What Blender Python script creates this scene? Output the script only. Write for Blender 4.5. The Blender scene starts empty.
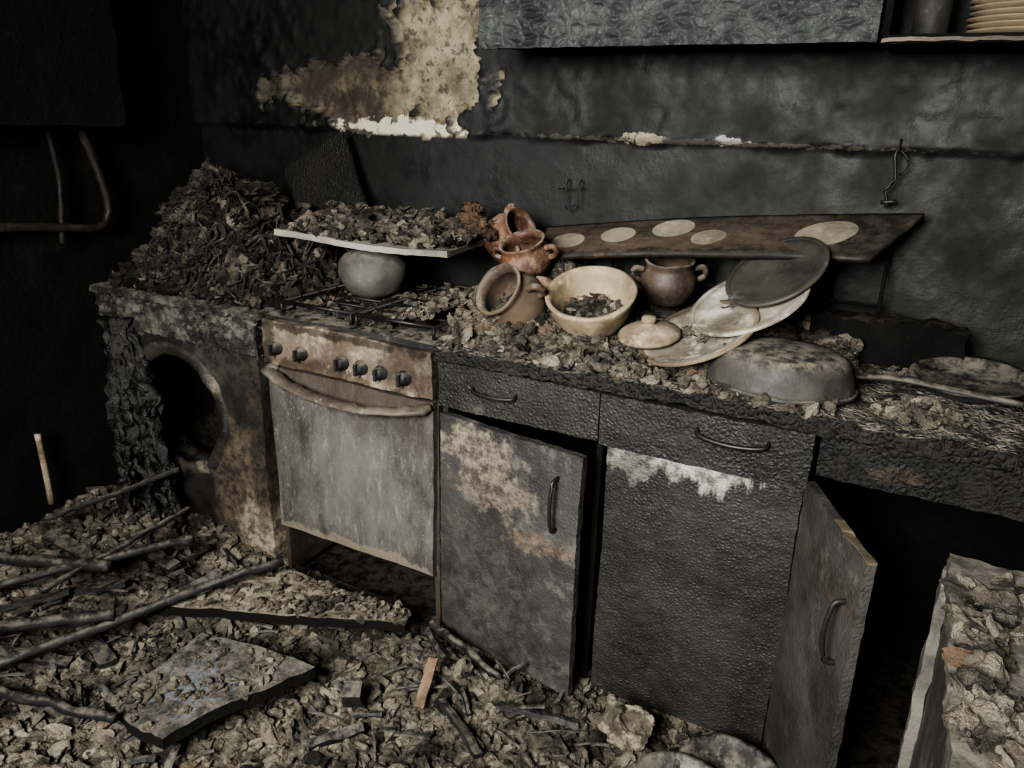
import bpy, math, random
import numpy as np
from mathutils import Vector, Matrix, noise
random.seed(7); rng=np.random.default_rng(7)
V=Vector
try: bpy.context.scene.view_settings.look='AgX - Medium High Contrast'
except Exception: pass
# ---------------------------------------------------------------- camera
yaw=math.radians(28);tilt=math.radians(19.2);roll=0.026;F=770.0
C=V((0,0,1.42))
fh=V((-math.sin(yaw),math.cos(yaw),0));rr=V((math.cos(yaw),math.sin(yaw),0))
fwd=fh*math.cos(tilt)-V((0,0,1))*math.sin(tilt)
up=fh*math.sin(tilt)+V((0,0,1))*math.cos(tilt)
r2=rr*math.cos(roll)+up*math.sin(roll); u2=up*math.cos(roll)-rr*math.sin(roll)
cam=bpy.data.cameras.new('camera');co=bpy.data.objects.new('camera',cam);bpy.context.collection.objects.link(co)
Mx=Matrix((r2,u2,-fwd)).transposed().to_4x4();Mx.translation=C;co.matrix_world=Mx
cam.sensor_width=36;cam.lens=F*36/1024;cam.clip_start=.02
bpy.context.scene.camera=co
# ---------------------------------------------------------------- material helpers
def lin(c):
    o=[]
    for v in c:
        v/=255.; o.append(v/12.92 if v<=.04045 else ((v+.055)/1.055)**2.4)
    return (o[0],o[1],o[2],1)
class MB:
    def __init__(s,name):
        s.m=bpy.data.materials.new(name); s.m.use_nodes=True; s.t=s.m.node_tree; s.n=s.t.nodes; s.l=s.t.links
        s.b=s.n['Principled BSDF']; s.co=s.n.new('ShaderNodeTexCoord').outputs['Object']
        s.geo=s.n.new('ShaderNodeNewGeometry')
    def put(s,inp,v):
        if hasattr(v,'is_output'): s.l.new(v,inp)
        elif isinstance(v,tuple) and len(v)==3 and inp.type=='RGBA': inp.default_value=lin(v)
        else: inp.default_value=v
    def mapped(s,stretch):
        if stretch==(1,1,1): return s.co
        k=s.n.new('ShaderNodeMapping'); s.l.new(s.co,k.inputs['Vector']); k.inputs['Scale'].default_value=stretch
        return k.outputs[0]
    def noise(s,scale,detail=4,rough=.6,stretch=(1,1,1),dist=0):
        k=s.n.new('ShaderNodeTexNoise'); s.l.new(s.mapped(stretch),k.inputs['Vector'])
        k.inputs['Scale'].default_value=scale;k.inputs['Detail'].default_value=min(detail,5);k.inputs['Roughness'].default_value=rough
        k.inputs['Distortion'].default_value=dist
        return k.outputs['Fac']
    def vor(s,scale,feature='DISTANCE_TO_EDGE',stretch=(1,1,1)):
        k=s.n.new('ShaderNodeTexVoronoi'); k.feature=feature
        nz=s.n.new('ShaderNodeTexNoise'); s.l.new(s.mapped(stretch),nz.inputs['Vector']); nz.inputs['Scale'].default_value=scale*.6;nz.inputs['Detail'].default_value=1
        a=s.n.new('ShaderNodeVectorMath');a.operation='SCALE';s.l.new(nz.outputs['Color'],a.inputs[0]);a.inputs['Scale'].default_value=.9/scale
        b=s.n.new('ShaderNodeVectorMath');b.operation='ADD';s.l.new(s.mapped(stretch),b.inputs[0]);s.l.new(a.outputs[0],b.inputs[1])
        s.l.new(b.outputs[0],k.inputs['Vector']);k.inputs['Scale'].default_value=scale
        return k.outputs['Distance']
    def rng(s,v,lo,hi,a=0.,b=1.):
        k=s.n.new('ShaderNodeMapRange');k.interpolation_type='SMOOTHSTEP';s.put(k.inputs[0],v)
        k.inputs[1].default_value=lo;k.inputs[2].default_value=hi;k.inputs[3].default_value=a;k.inputs[4].default_value=b
        return k.outputs[0]
    def math(s,op,a,b=0.):
        k=s.n.new('ShaderNodeMath');k.operation=op;s.put(k.inputs[0],a);s.put(k.inputs[1],b);return k.outputs[0]
    def mix(s,f,a,b):
        k=s.n.new('ShaderNodeMix');k.data_type='RGBA';s.put(k.inputs[0],f);s.put(k.inputs[6],a);s.put(k.inputs[7],b);return k.outputs[2]
    def blob(s,c,r,amp=.8,ns=14,soft=.15,stretch=(1,1,1)):
        k=s.n.new('ShaderNodeVectorMath');k.operation='SUBTRACT';s.l.new(s.co,k.inputs[0]);k.inputs[1].default_value=c
        q=s.n.new('ShaderNodeVectorMath');q.operation='DIVIDE';s.l.new(k.outputs[0],q.inputs[0]);q.inputs[1].default_value=r
        w=s.n.new('ShaderNodeVectorMath');w.operation='LENGTH';s.l.new(q.outputs[0],w.inputs[0])
        nn=s.math('MULTIPLY',s.math('SUBTRACT',s.noise(ns,5,.65,stretch),.5),amp*3)
        return s.rng(s.math('ADD',w.outputs['Value'],nn),1+soft,1-soft)
    def attr(s,name):
        k=s.n.new('ShaderNodeAttribute');k.attribute_name=name;return k.outputs['Fac']
    def upz(s,lo=.35,hi=.9):
        k=s.n.new('ShaderNodeSeparateXYZ');s.l.new(s.geo.outputs['Normal'],k.inputs[0]);return s.rng(k.outputs[2],lo,hi)
    def island(s): return s.geo.outputs['Random Per Island']
    def done(s,col,rough=.7,h=None,strength=.5,dist=.01,metal=0,spec=.4):
        s.put(s.b.inputs['Base Color'],col);s.put(s.b.inputs['Roughness'],rough);s.b.inputs['Metallic'].default_value=metal
        s.b.inputs['Specular IOR Level'].default_value=spec
        if h is not None:
            k=s.n.new('ShaderNodeBump');s.l.new(h,k.inputs['Height']);k.inputs['Strength'].default_value=strength;k.inputs['Distance'].default_value=dist
            s.l.new(k.outputs[0],s.b.inputs['Normal'])
        return s.m
def char_mat(name,dark=(14,14,14),mid=(40,39,38),light=(85,82,76),vs=60,strength=.6,dist=.006,blobs=(),dust=.0,rough=(.5,.85),lightlim=(.58,.72),vmix=0,stretch=(1,1,1),ls=9,metal=0,spec=.3,dustcol=(128,121,109),crack=0,fine=45):
    b=MB(name)
    n1=b.noise(5,5,.65,stretch); n2=b.noise(ls,5,.72,stretch); n3=b.noise(90,3,.6)
    col=b.mix(b.rng(n1,.35,.65),dark,mid)
    col=b.mix(b.rng(n3,.45,.8,0,.5),col,mid)
    col=b.mix(b.rng(n2,lightlim[0],lightlim[1],0,.8),col,light)
    for (c,r,cc,amp,ns,st,*ex) in blobs:
        m=b.math('MULTIPLY',b.blob(c,r,amp,ns,stretch=ex[0] if ex else (1,1,1),soft=.3),st)
        c2=b.mix(b.rng(b.noise(34,5,.75),.36,.62),cc,tuple(int(x*.5) for x in cc))
        col=b.mix(m,col,c2)
    h=b.noise(fine,5,.7)
    if vmix>0 or crack>0:
        vd=b.vor(vs)
        if crack: col=b.mix(b.math('MULTIPLY',b.rng(vd,0.0,.08,1,0),crack),col,(6,6,6))
        h=b.math('ADD',b.math('MULTIPLY',b.rng(vd,0,.45),vmix),h)
    if dust>0:
        f=b.math('MULTIPLY',b.upz(),b.rng(b.noise(28,5,.75),.38,.62,0,dust))
        col=b.mix(f,col,dustcol)
    return b.done(col,b.rng(n2,.3,.7,rough[0],rough[1]),h,strength,dist,metal,spec)
def rubble_mat(name,tones,base=(80,76,69),dust=.5,dustcol=(160,152,137),dk=.5,dl=(.40,.62),up=(.3,.95),bmix=.5):
    b=MB(name)
    r=b.n.new('ShaderNodeValToRGB');b.l.new(b.island(),r.inputs[0]);r.color_ramp.interpolation='CONSTANT'
    els=r.color_ramp.elements
    els[0].position=0;els[0].color=lin(tones[0][1])
    els[1].position=tones[1][0];els[1].color=lin(tones[1][1])
    for p,c in tones[2:]:
        e=els.new(p);e.color=lin(c)
    big=b.noise(4.5,4,.65)
    col=b.mix(b.rng(b.noise(22,5,.7),.3,.7,.0,bmix),r.outputs[0],base)
    col=b.mix(b.rng(b.noise(110,4,.7),.5,.75,0,.8),col,(30,28,25))
    f=b.math('MULTIPLY',b.upz(*up),b.rng(b.noise(14,5,.75),dl[0],dl[1],0,dust))
    col=b.mix(f,col,dustcol)
    col=b.mix(b.rng(big,.44,.66,.0,dk),col,(18,17,15))
    h=b.math('ADD',b.noise(180,4,.75),b.noise(45,5,.7))
    return b.done(col,.95,h,.9,.010,0,.12)
# ---------------------------------------------------------------- mesh helpers
def mkobj(name,verts,faces,mat,smooth=False,M=None,mats=None,midx=None):
    me=bpy.data.meshes.new(name)
    if M is not None: verts=[M@V(v) for v in verts]
    me.from_pydata([tuple(v) for v in verts],[],faces); me.update()
    for m in (mats or [mat]): me.materials.append(m)
    if midx is not None: me.polygons.foreach_set('material_index',midx)
    if smooth: me.polygons.foreach_set('use_smooth',[True]*len(me.polygons))
    o=bpy.data.objects.new(name,me);bpy.context.collection.objects.link(o);return o
def group(name,parts,loc=(0,0,0)):
    e=bpy.data.objects.new(name,None);bpy.context.collection.objects.link(e);e.location=loc;e.empty_display_size=.05
    for p in parts:
        p.parent=e;p.matrix_parent_inverse=Matrix.Translation(-V(loc))
    return e
def nvec(p,s,seed=0):
    q=V(p)*s+V((seed*7.3,seed*3.1,seed*5.7))
    return V((noise.noise(q),noise.noise(q+V((31.4,0,0))),noise.noise(q+V((0,47.1,0)))))
def boxdata(p0,p1,step):
    p0=V(p0);p1=V(p1);vs=[];fs=[];idx={}
    def vid(p):
        k=(round(p[0],5),round(p[1],5),round(p[2],5))
        if k not in idx: idx[k]=len(vs);vs.append(V(k))
        return idx[k]
    n=[max(1,min(110,int((p1[i]-p0[i])/step))) for i in range(3)]
    for ax in range(3):
        a=(ax+1)%3;b=(ax+2)%3
        for side in (0,1):
            for i in range(n[a]):
                for j in range(n[b]):
                    q=[]
                    for di,dj in ((0,0),(1,0),(1,1),(0,1)):
                        p=[0,0,0];p[ax]=(p1 if side else p0)[ax]
                        p[a]=p0[a]+(p1[a]-p0[a])*(i+di)/n[a];p[b]=p0[b]+(p1[b]-p0[b])*(j+dj)/n[b]
                        q.append(vid(p))
                    if not side:q.reverse()
                    fs.append(q)
    return vs,fs
def rbox(name,p0,p1,mat,step=.02,amp=.003,ns=25,M=None,seed=0,warp=0,smooth=True,blist=0,bs=60):
    vs,fs=boxdata(p0,p1,step)
    out=[]
    for v in vs:
        d=nvec(v,ns,seed)*amp
        if amp: d+=nvec(v,ns*2.7,seed+3)*amp*.5
        if warp: d+=nvec(v,3.5,seed+9)*warp
        if blist and abs(v.y-p0[1])<1e-4:
            f=noise.voronoi(v*bs+V((seed,0,0)))[0][0]
            d.y-=blist*max(0,1-f*1.6)*(.5+noise.noise(v*6))
        out.append(v+d)
    o=mkobj(name,out,fs,mat,False,M)
    if smooth:
        o.data.polygons.foreach_set('use_smooth',[True]*len(fs))
        try: o.data.set_sharp_from_angle(angle=math.radians(50))
        except Exception: pass
    return o
def axisM(loc,axis,spin=0):
    q=V(axis).normalized().to_track_quat('Z','Y')
    return Matrix.Translation(V(loc))@q.to_matrix().to_4x4()@Matrix.Rotation(spin,4,'Z')
def lathe(name,prof,mat,M=None,seg=56,amp=0,ns=20,seed=0,sx=1,sy=1):
    vs=[];fs=[];rings=[]
    for (r,z) in prof:
        if r<1e-5: rings.append([len(vs)]);vs.append(V((0,0,z)))
        else:
            rings.append(list(range(len(vs),len(vs)+seg)))
            for i in range(seg):
                a=2*math.pi*i/seg;vs.append(V((r*math.cos(a)*sx,r*math.sin(a)*sy,z)))
    for A,B in zip(rings[:-1],rings[1:]):
        for i in range(seg):
            j=(i+1)%seg
            if len(A)==1 and len(B)>1: fs.append([A[0],B[j],B[i]])
            elif len(B)==1 and len(A)>1: fs.append([A[i],A[j],B[0]])
            elif len(A)>1: fs.append([A[i],A[j],B[j],B[i]])
    if amp: vs=[v+nvec(v,ns,seed)*amp for v in vs]
    return mkobj(name,vs,fs,mat,True,M)
def smoothpts(pts,n=6):
    P=[V(p) for p in pts];P=[P[0]*2-P[1]]+P+[P[-1]*2-P[-2]];out=[]
    for i in range(1,len(P)-2):
        for k in range(n):
            t=k/n;a,b,c,d=P[i-1],P[i],P[i+1],P[i+2]
            out.append(.5*((2*b)+(c-a)*t+(2*a-5*b+4*c-d)*t*t+(-a+3*b-3*c+d)*t**3))
    out.append(P[-2]);return out
def tubedata(pts,rad,seg=8,n=6,taper=None,flat=1,amp=0,seed=0):
    P=smoothpts(pts,n) if n>1 else [V(p) for p in pts]
    vs=[];fs=[];N=len(P)
    for i,p in enumerate(P):
        d=(P[min(i+1,N-1)]-P[max(i-1,0)]).normalized()
        a=d.orthogonal() if abs(d.z)>.95 else d.cross(V((0,0,1)))
        a.normalize();b=d.cross(a)
        r=rad*(1 if taper is None else 1+(taper-1)*i/(N-1))
        for k in range(seg):
            t=2*math.pi*k/seg;v=p+a*math.cos(t)*r+b*math.sin(t)*r*flat
            if amp: v=v+nvec(v,40,seed)*amp
            vs.append(v)
    for i in range(N-1):
        for k in range(seg):
            j=(k+1)%seg;fs.append([i*seg+k,i*seg+j,(i+1)*seg+j,(i+1)*seg+k])
    fs.append(list(range(seg))[::-1]);fs.append([(N-1)*seg+k for k in range(seg)])
    return vs,fs
def tube(name,pts,rad,mat,**k):
    vs,fs=tubedata(pts,rad,**k);return mkobj(name,vs,fs,mat,True)
def joindata(lst):
    vs=[];fs=[]
    for a,b in lst:
        o=len(vs);vs+=list(a);fs+=[[i+o for i in f] for f in b]
    return vs,fs
# chunks
def ico():
    t=(1+5**.5)/2
    v=[(-1,t,0),(1,t,0),(-1,-t,0),(1,-t,0),(0,-1,t),(0,1,t),(0,-1,-t),(0,1,-t),(t,0,-1),(t,0,1),(-t,0,-1),(-t,0,1)]
    f=[(0,11,5),(0,5,1),(0,1,7),(0,7,10),(0,10,11),(1,5,9),(5,11,4),(11,10,2),(10,7,6),(7,1,8),(3,9,4),(3,4,2),(3,2,6),(3,6,8),(3,8,9),(4,9,5),(2,4,11),(6,2,10),(8,6,7),(9,8,1)]
    return [V(x).normalized() for x in v],f
def subd(v,f):
    v=list(v);mid={};nf=[]
    def m(a,b):
        k=(min(a,b),max(a,b))
        if k not in mid: mid[k]=len(v);v.append(((v[a]+v[b])/2).normalized())
        return mid[k]
    for a,b,c in f:
        x,y,z=m(a,b),m(b,c),m(c,a);nf+=[(a,x,z),(b,y,x),(c,z,y),(x,y,z)]
    return v,nf
I0=ico();I1=subd(*I0);I2=subd(*I1);I3=subd(*I2);I4=subd(*I3)
ICO_V=np.array([tuple(x) for x in I0[0]]);ICO_F=I0[1]
def rocktemplates(I,n,seed0):
    out=[]
    for k in range(n):
        vs=[]
        planes=[V((random.gauss(0,1),random.gauss(0,1),random.gauss(0,1))).normalized() for _ in range(8)]
        for v in I[0]:
            p=v.copy()
            for pl in planes:
                d=p.dot(pl)
                if d>.55: p-=pl*(d-.55)
            p+=nvec(v,1.5,seed0+k)*.30+nvec(v,4,seed0+k)*.14
            vs.append(tuple(p))
        out.append((np.array(vs),I[1]))
    return out
R1=rocktemplates(I1,14,100);R2=rocktemplates(I2,14,200)
def clump(c,size,seed,flat=.6,rg=.35):
    vs=[]
    R=Matrix.Rotation(random.uniform(0,6),3,'Z')@Matrix.Rotation(random.gauss(0,.5),3,'X')
    for p in I3[0]:
        q=p+nvec(p,1.6,seed)*.5
        rd=1-abs(noise.noise(p*3.2+V((seed,0,0))))*rg*2.2-abs(noise.noise(p*8+V((0,seed,0))))*rg*.9
        q=q*rd+nvec(p,12,seed)*.06
        q=V((q.x*1.2,q.y*.8,q.z*flat))*size
        vs.append(V(c)+R@q)
    return vs,I3[1]
CUB_V=np.array([(x,y,z) for x in(-1,1) for y in(-1,1) for z in(-1,1)],float)*.75
CUB_F=[(0,1,3,2),(4,6,7,5),(0,4,5,1),(2,3,7,6),(0,2,6,4),(1,5,7,3)]
def chunk(c,s,flat=.6):
    if s>.006 and random.random()<.85:
        v,f=random.choice(R2 if s>.011 else R1);v=v.copy()
        if random.random()<.15: sc=np.array([random.uniform(1,1.7),random.uniform(.7,1.2),random.uniform(.12,.25)])
        else: sc=np.array([random.uniform(.8,1.4),random.uniform(.5,1.0),random.uniform(.35,.85)])
    elif random.random()<.6:
        v=ICO_V*(1+rng.uniform(-.3,.3,(12,1)));f=ICO_F
        sc=np.array([1,random.uniform(.5,1),random.uniform(.4,.9)])
    else:
        v=CUB_V+rng.uniform(-.3,.3,(8,3));f=CUB_F
        sc=np.array([random.uniform(.7,1.8),random.uniform(.5,1.1),random.uniform(.10,.4)*flat*1.3])
    v=v*sc*s
    z=random.uniform(0,6.3);x=random.gauss(0,.5);y=random.gauss(0,.5)
    R=np.array((Matrix.Rotation(z,3,'Z')@Matrix.Rotation(x,3,'X')@Matrix.Rotation(y,3,'Y')))
    v=v@R.T+np.array(c)
    return v.tolist(),f
def rsize(a,b,k=3.0): return a+(b-a)*random.random()**k
def heap(name,x0,x1,y0,y1,hf,base,n,smin,smax,mat,step=.012,M=None,k=3.0,dens=None,rgh=.011,bmat=None):
    parts=[]
    nx=int((x1-x0)/step)+1;ny=int((y1-y0)/step)+1
    H={};vs=[];fs=[]
    for i in range(nx+1):
        for j in range(ny+1):
            x=x0+(x1-x0)*i/nx;y=y0+(y1-y0)*j/ny
            h=hf(x,y)
            if h>0:
                r_=noise.fractal(V((x*22,y*22,base)),.7,2.2,5)*rgh
                H[(i,j)]=len(vs);vs.append((x,y,base+max(.001,h+r_)))
    for i in range(nx):
        for j in range(ny):
            q=[(i,j),(i+1,j),(i+1,j+1),(i,j+1)]
            if all(t in H for t in q): fs.append([H[t] for t in q])
    parts.append((vs,fs));nb=len(fs)
    c=0;tr=0
    while c<n and tr<n*8:
        tr+=1
        x=random.uniform(x0,x1);y=random.uniform(y0,y1)
        h=hf(x,y)
        if h<=0 or (dens and random.random()>dens(x,y)):continue
        s=rsize(smin,smax,k)
        parts.append(chunk((x,y,base+h+s*random.uniform(-.3,.4)),s));c+=1
    vs,fs=joindata(parts)
    mi=[1]*nb+[0]*(len(fs)-nb)
    return mkobj(name,vs,fs,mat,False,M,mats=[mat,bmat or m_ashb],midx=mi)
def fr(x,y,s,seed=0): return noise.fractal(V((x*s,y*s,seed*3.7)),.9,2.1,5)
def ss(v,a,b):
    t=max(0,min(1,(v-a)/(b-a)));return t*t*(3-2*t)
# ---------------------------------------------------------------- materials
TONE=[(0,(18,17,15)),(.18,(48,44,39)),(.38,(78,72,63)),(.64,(102,95,84)),(.86,(140,132,118)),(.96,(92,72,54))]
TONEF=[(0,(18,17,15)),(.18,(44,41,36)),(.42,(74,69,61)),(.72,(98,91,81)),(.91,(138,131,117)),(.98,(92,72,54))]
TONED=[(0,(12,12,11)),(.35,(30,28,25)),(.65,(52,48,42)),(.87,(88,82,72)),(.96,(128,121,109))]
m_rub=rubble_mat('ash_rubble',TONE,dust=.5,dustcol=(154,146,131))
m_rubf=rubble_mat('floor_ash_rubble',TONEF,base=(78,72,63),dk=.8,dust=.6,dl=(.37,.60),up=(.0,.9),bmix=.65,dustcol=(150,142,126))
m_rubd=rubble_mat('sooty_rubble',TONED,base=(38,35,31),dust=.4,dustcol=(104,97,85))
def ashbase():
    b=MB('gap_shade_ash')  # fine ash, its colour darkened as shade in the gaps between chunks
    col=b.mix(b.rng(b.noise(12,5,.75),.36,.58),(42,38,33),(110,103,91))
    col=b.mix(b.rng(b.noise(70,5,.75),.50,.66,0,.85),col,(22,20,18))
    col=b.mix(b.rng(b.noise(4.5,4,.65),.44,.66,0,.8),col,(18,17,15))
    return b.done(col,.95,b.math('ADD',b.noise(160,5,.8),b.noise(50,5,.7)),1,.014,0,.1)
m_ashb=ashbase()
m_char=char_mat('charred_wood',dust=.35)
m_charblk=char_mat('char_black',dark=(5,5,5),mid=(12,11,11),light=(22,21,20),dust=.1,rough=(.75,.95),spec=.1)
m_front=char_mat('charred_front',dark=(18,17,16),mid=(35,34,32),light=(58,55,52),vs=95,strength=.8,dist=.005,rough=(.5,.72),vmix=.5,spec=.26)
m_door1=char_mat('charred_door_laminate',dark=(28,27,26),mid=(50,48,46),light=(78,75,70),vs=95,strength=.6,dist=.004,rough=(.5,.75),vmix=.4,lightlim=(.52,.7),
  blobs=[((-.91,1.5,.63),(.12,9,.06),(120,110,98),1.2,20,.75),((-.82,1.5,.54),(.12,9,.05),(106,97,86),1.3,24,.75),((-.71,1.5,.44),(.08,9,.025),(98,84,68),1.5,28,.65),((-.86,1.5,.22),(.16,9,.2),(66,64,60),1.1,12,.5)])
m_panel2=char_mat('charred_panel',dark=(20,19,18),mid=(36,34,32),light=(50,48,45),vs=110,strength=.8,dist=.004,rough=(.5,.72),vmix=.5,spec=.25,
  blobs=[((-.385,1.5,.712),(.15,9,.04),(148,145,137),1.4,32,.85,(1,1,.25)),((-.50,1.5,.69),(.06,9,.04),(108,105,98),1.5,38,.55,(1,1,.3))])
m_drawr=char_mat('charred_drawer_front',dark=(10,10,10),mid=(22,21,19),light=(38,36,34),vs=80,strength=1,dist=.006,vmix=.6,rough=(.6,.82),spec=.25,
  blobs=[((.02,1.5,.78),(.05,9,.018),(62,50,40),1.3,25,.6)])
m_counter=char_mat('charred_worktop',dark=(10,10,9),mid=(25,23,21),light=(50,46,41),vs=70,strength=1,dist=.01,dust=.6,vmix=.6)
m_metal=char_mat('sooted_metal',dark=(20,20,20),mid=(44,43,41),light=(80,77,72),strength=.25,dist=.004,metal=.3,rough=(.5,.75),dust=.5)
m_handle=char_mat('burnt_handle_metal',dark=(20,20,20),mid=(38,37,36),light=(70,68,65),strength=.2,dist=.002,metal=.5,rough=(.4,.6))
m_pan=char_mat('sooted_pan',dark=(30,29,27),mid=(58,55,51),light=(90,86,79),strength=.5,dist=.004,metal=.1,rough=(.5,.75),dust=.6)
m_clay=char_mat('glazed_clay',dark=(46,32,25),mid=(94,66,50),light=(122,101,83),strength=.25,dist=.003,rough=(.4,.65),dust=.75,lightlim=(.5,.68))
m_clayd=char_mat('sooted_clay',dark=(38,32,28),mid=(78,66,55),light=(112,100,86),strength=.25,dist=.003,rough=(.45,.7),dust=.6)
m_tan=char_mat('tan_ceramic',dark=(78,68,54),mid=(130,116,95),light=(160,147,124),strength=.25,dist=.003,rough=(.5,.75),dust=.3,lightlim=(.5,.7),ls=16)
m_plate=char_mat('ashy_plate',dark=(84,79,70),mid=(136,130,117),light=(172,166,153),strength=.15,dist=.002,rough=(.35,.6),lightlim=(.48,.66),ls=16)
m_plated=char_mat('sooty_plate',dark=(32,30,28),mid=(58,55,50),light=(90,85,77),strength=.15,dist=.002,rough=(.4,.65))
m_rim=char_mat('burnt_tan_rim',dark=(74,64,52),mid=(110,98,80),light=(138,125,104),strength=.15,dist=.002)
m_white=char_mat('ashy_white_enamel',dark=(74,71,65),mid=(122,117,108),light=(164,158,147),strength=.5,dist=.004,dust=.3)
m_board=char_mat('scorched_board',dark=(34,28,23),mid=(64,53,43),light=(92,79,64),strength=.3,dist=.004,stretch=(.4,2,2),rough=(.55,.8),dust=.1,
  blobs=[((-.12,2.0,1.2),(.10,.3,.2),(18,15,13),1.0,12,.85),((-.5,1.895,1.08),(.5,.02,.3),(20,17,14),1.3,16,.8)])
m_disc=char_mat('pale_disc',dark=(84,78,68),mid=(122,115,101),light=(144,137,122),strength=.15,dist=.003,ls=20)
m_wood=char_mat('scorched_wood',dark=(44,38,31),mid=(82,72,59),light=(120,108,91),strength=.3,dist=.004,stretch=(1,4,4))
m_woodl=char_mat('raw_broken_wood',dark=(60,45,33),mid=(98,78,58),light=(128,108,86),strength=.3,dist=.004,stretch=(4,1,4))
m_rag=char_mat('burnt_rag',dark=(11,10,9),mid=(36,33,29),light=(90,83,72),strength=.9,dist=.012,ls=14,lightlim=(.50,.68),rough=(.8,.95),dust=.5,dustcol=(96,89,77))
m_ragbr=char_mat('burnt_foam',dark=(36,27,21),mid=(76,60,47),light=(104,88,71),strength=1,dist=.012,rough=(.8,.95),fine=80)
m_stick=char_mat('charred_stick',dark=(9,9,9),mid=(25,24,22),light=(60,56,51),strength=.8,dist=.006,dust=.35)
m_rock=char_mat('plaster_rock',dark=(40,36,30),mid=(80,73,62),light=(132,124,108),strength=.8,dist=.01,lightlim=(.45,.6),rough=(.9,.95),ls=20)
m_wm=char_mat('burnt_enamel_steel',dark=(11,10,10),mid=(25,23,21),light=(48,45,40),strength=.35,dist=.005,rough=(.5,.75),
  blobs=[((-1.76,1.5,.26),(.14,9,.24),(78,68,57),.6,7,.85,(1,1,.5)),((-1.73,1.5,.12),(.11,9,.12),(138,127,110),.8,9,.85,(1,1,.5)),((-1.80,1.5,.68),(.2,9,.06),(54,51,46),1.0,22,.7),((-1.69,1.5,.45),(.04,9,.28),(48,42,36),.7,10,.7)])
m_wmtop=char_mat('melted_plastic',dark=(16,15,14),mid=(42,40,37),light=(96,92,85),strength=1,dist=.02,lightlim=(.45,.65),ls=16,dust=.5)
def stove_door_mat():
    b=MB('streaked_oven_door')
    st=b.noise(11,5,.75,(1,1,.35)); fine=b.noise(50,5,.75,(1,1,.25)); big=b.noise(4,5,.65); sp=b.noise(130,3,.7)
    col=b.mix(b.rng(st,.32,.68),(44,42,39),(76,73,69))
    col=b.mix(b.rng(fine,.53,.72,0,.7),col,(120,116,109))
    col=b.mix(b.rng(sp,.58,.72,0,.5),col,(130,126,118))
    col=b.mix(b.rng(big,.46,.68,0,.6),col,(48,42,37))
    col=b.mix(b.math('MULTIPLY',b.blob((-1.30,1.5,.42),(.20,9,.20),.7,7,.4),.35),col,(108,105,99))
    col=b.mix(b.math('MULTIPLY',b.blob((-1.33,1.5,.20),(.34,9,.03),.8,20),.6),col,(112,102,89))
    col=b.mix(b.math('MULTIPLY',b.blob((-1.33,1.5,.70),(.34,9,.05),.8,16),.7),col,(56,47,39))
    return b.done(col,b.rng(st,.3,.7,.42,.65),b.math('ADD',b.noise(70,5,.7),b.noise(20,5,.6,(1,1,.5))),.3,.004,.15)
m_oven=stove_door_mat()
m_ctrl=char_mat('scorched_control_panel',dark=(58,50,42),mid=(96,87,75),light=(138,129,115),strength=.35,dist=.004,lightlim=(.5,.68),rough=(.4,.65),ls=10,
  blobs=[((-1.12,1.5,.80),(.10,9,.08),(54,44,36),1.0,12,.75),((-1.42,1.5,.735),(.2,9,.03),(60,48,38),1.0,20,.7),((-1.60,1.5,.8),(.03,9,.09),(40,33,28),.8,20,.7),((-1.3,1.5,.85),(.3,9,.012),(40,34,29),1.2,30,.8)])
m_knob=char_mat('knob_black',dark=(10,10,10),mid=(22,21,20),light=(46,44,41),strength=.5,dist=.003,dust=.4)
m_hob=char_mat('burnt_hob',dark=(12,11,11),mid=(32,30,28),light=(76,72,65),strength=.5,dist=.005,dust=.7)
m_handtan=char_mat('scorched_handle',dark=(52,47,41),mid=(86,80,71),light=(124,117,106),strength=.6,dist=.004,rough=(.45,.65),ls=16)
m_wood2=char_mat('rusted_steel',dark=(24,20,17),mid=(48,41,34),light=(82,72,61),strength=.4,dist=.004)
m_pipe=char_mat('sooty_copper_pipe',dark=(15,12,10),mid=(34,27,22),light=(54,45,37),strength=.3,dist=.004)
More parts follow.
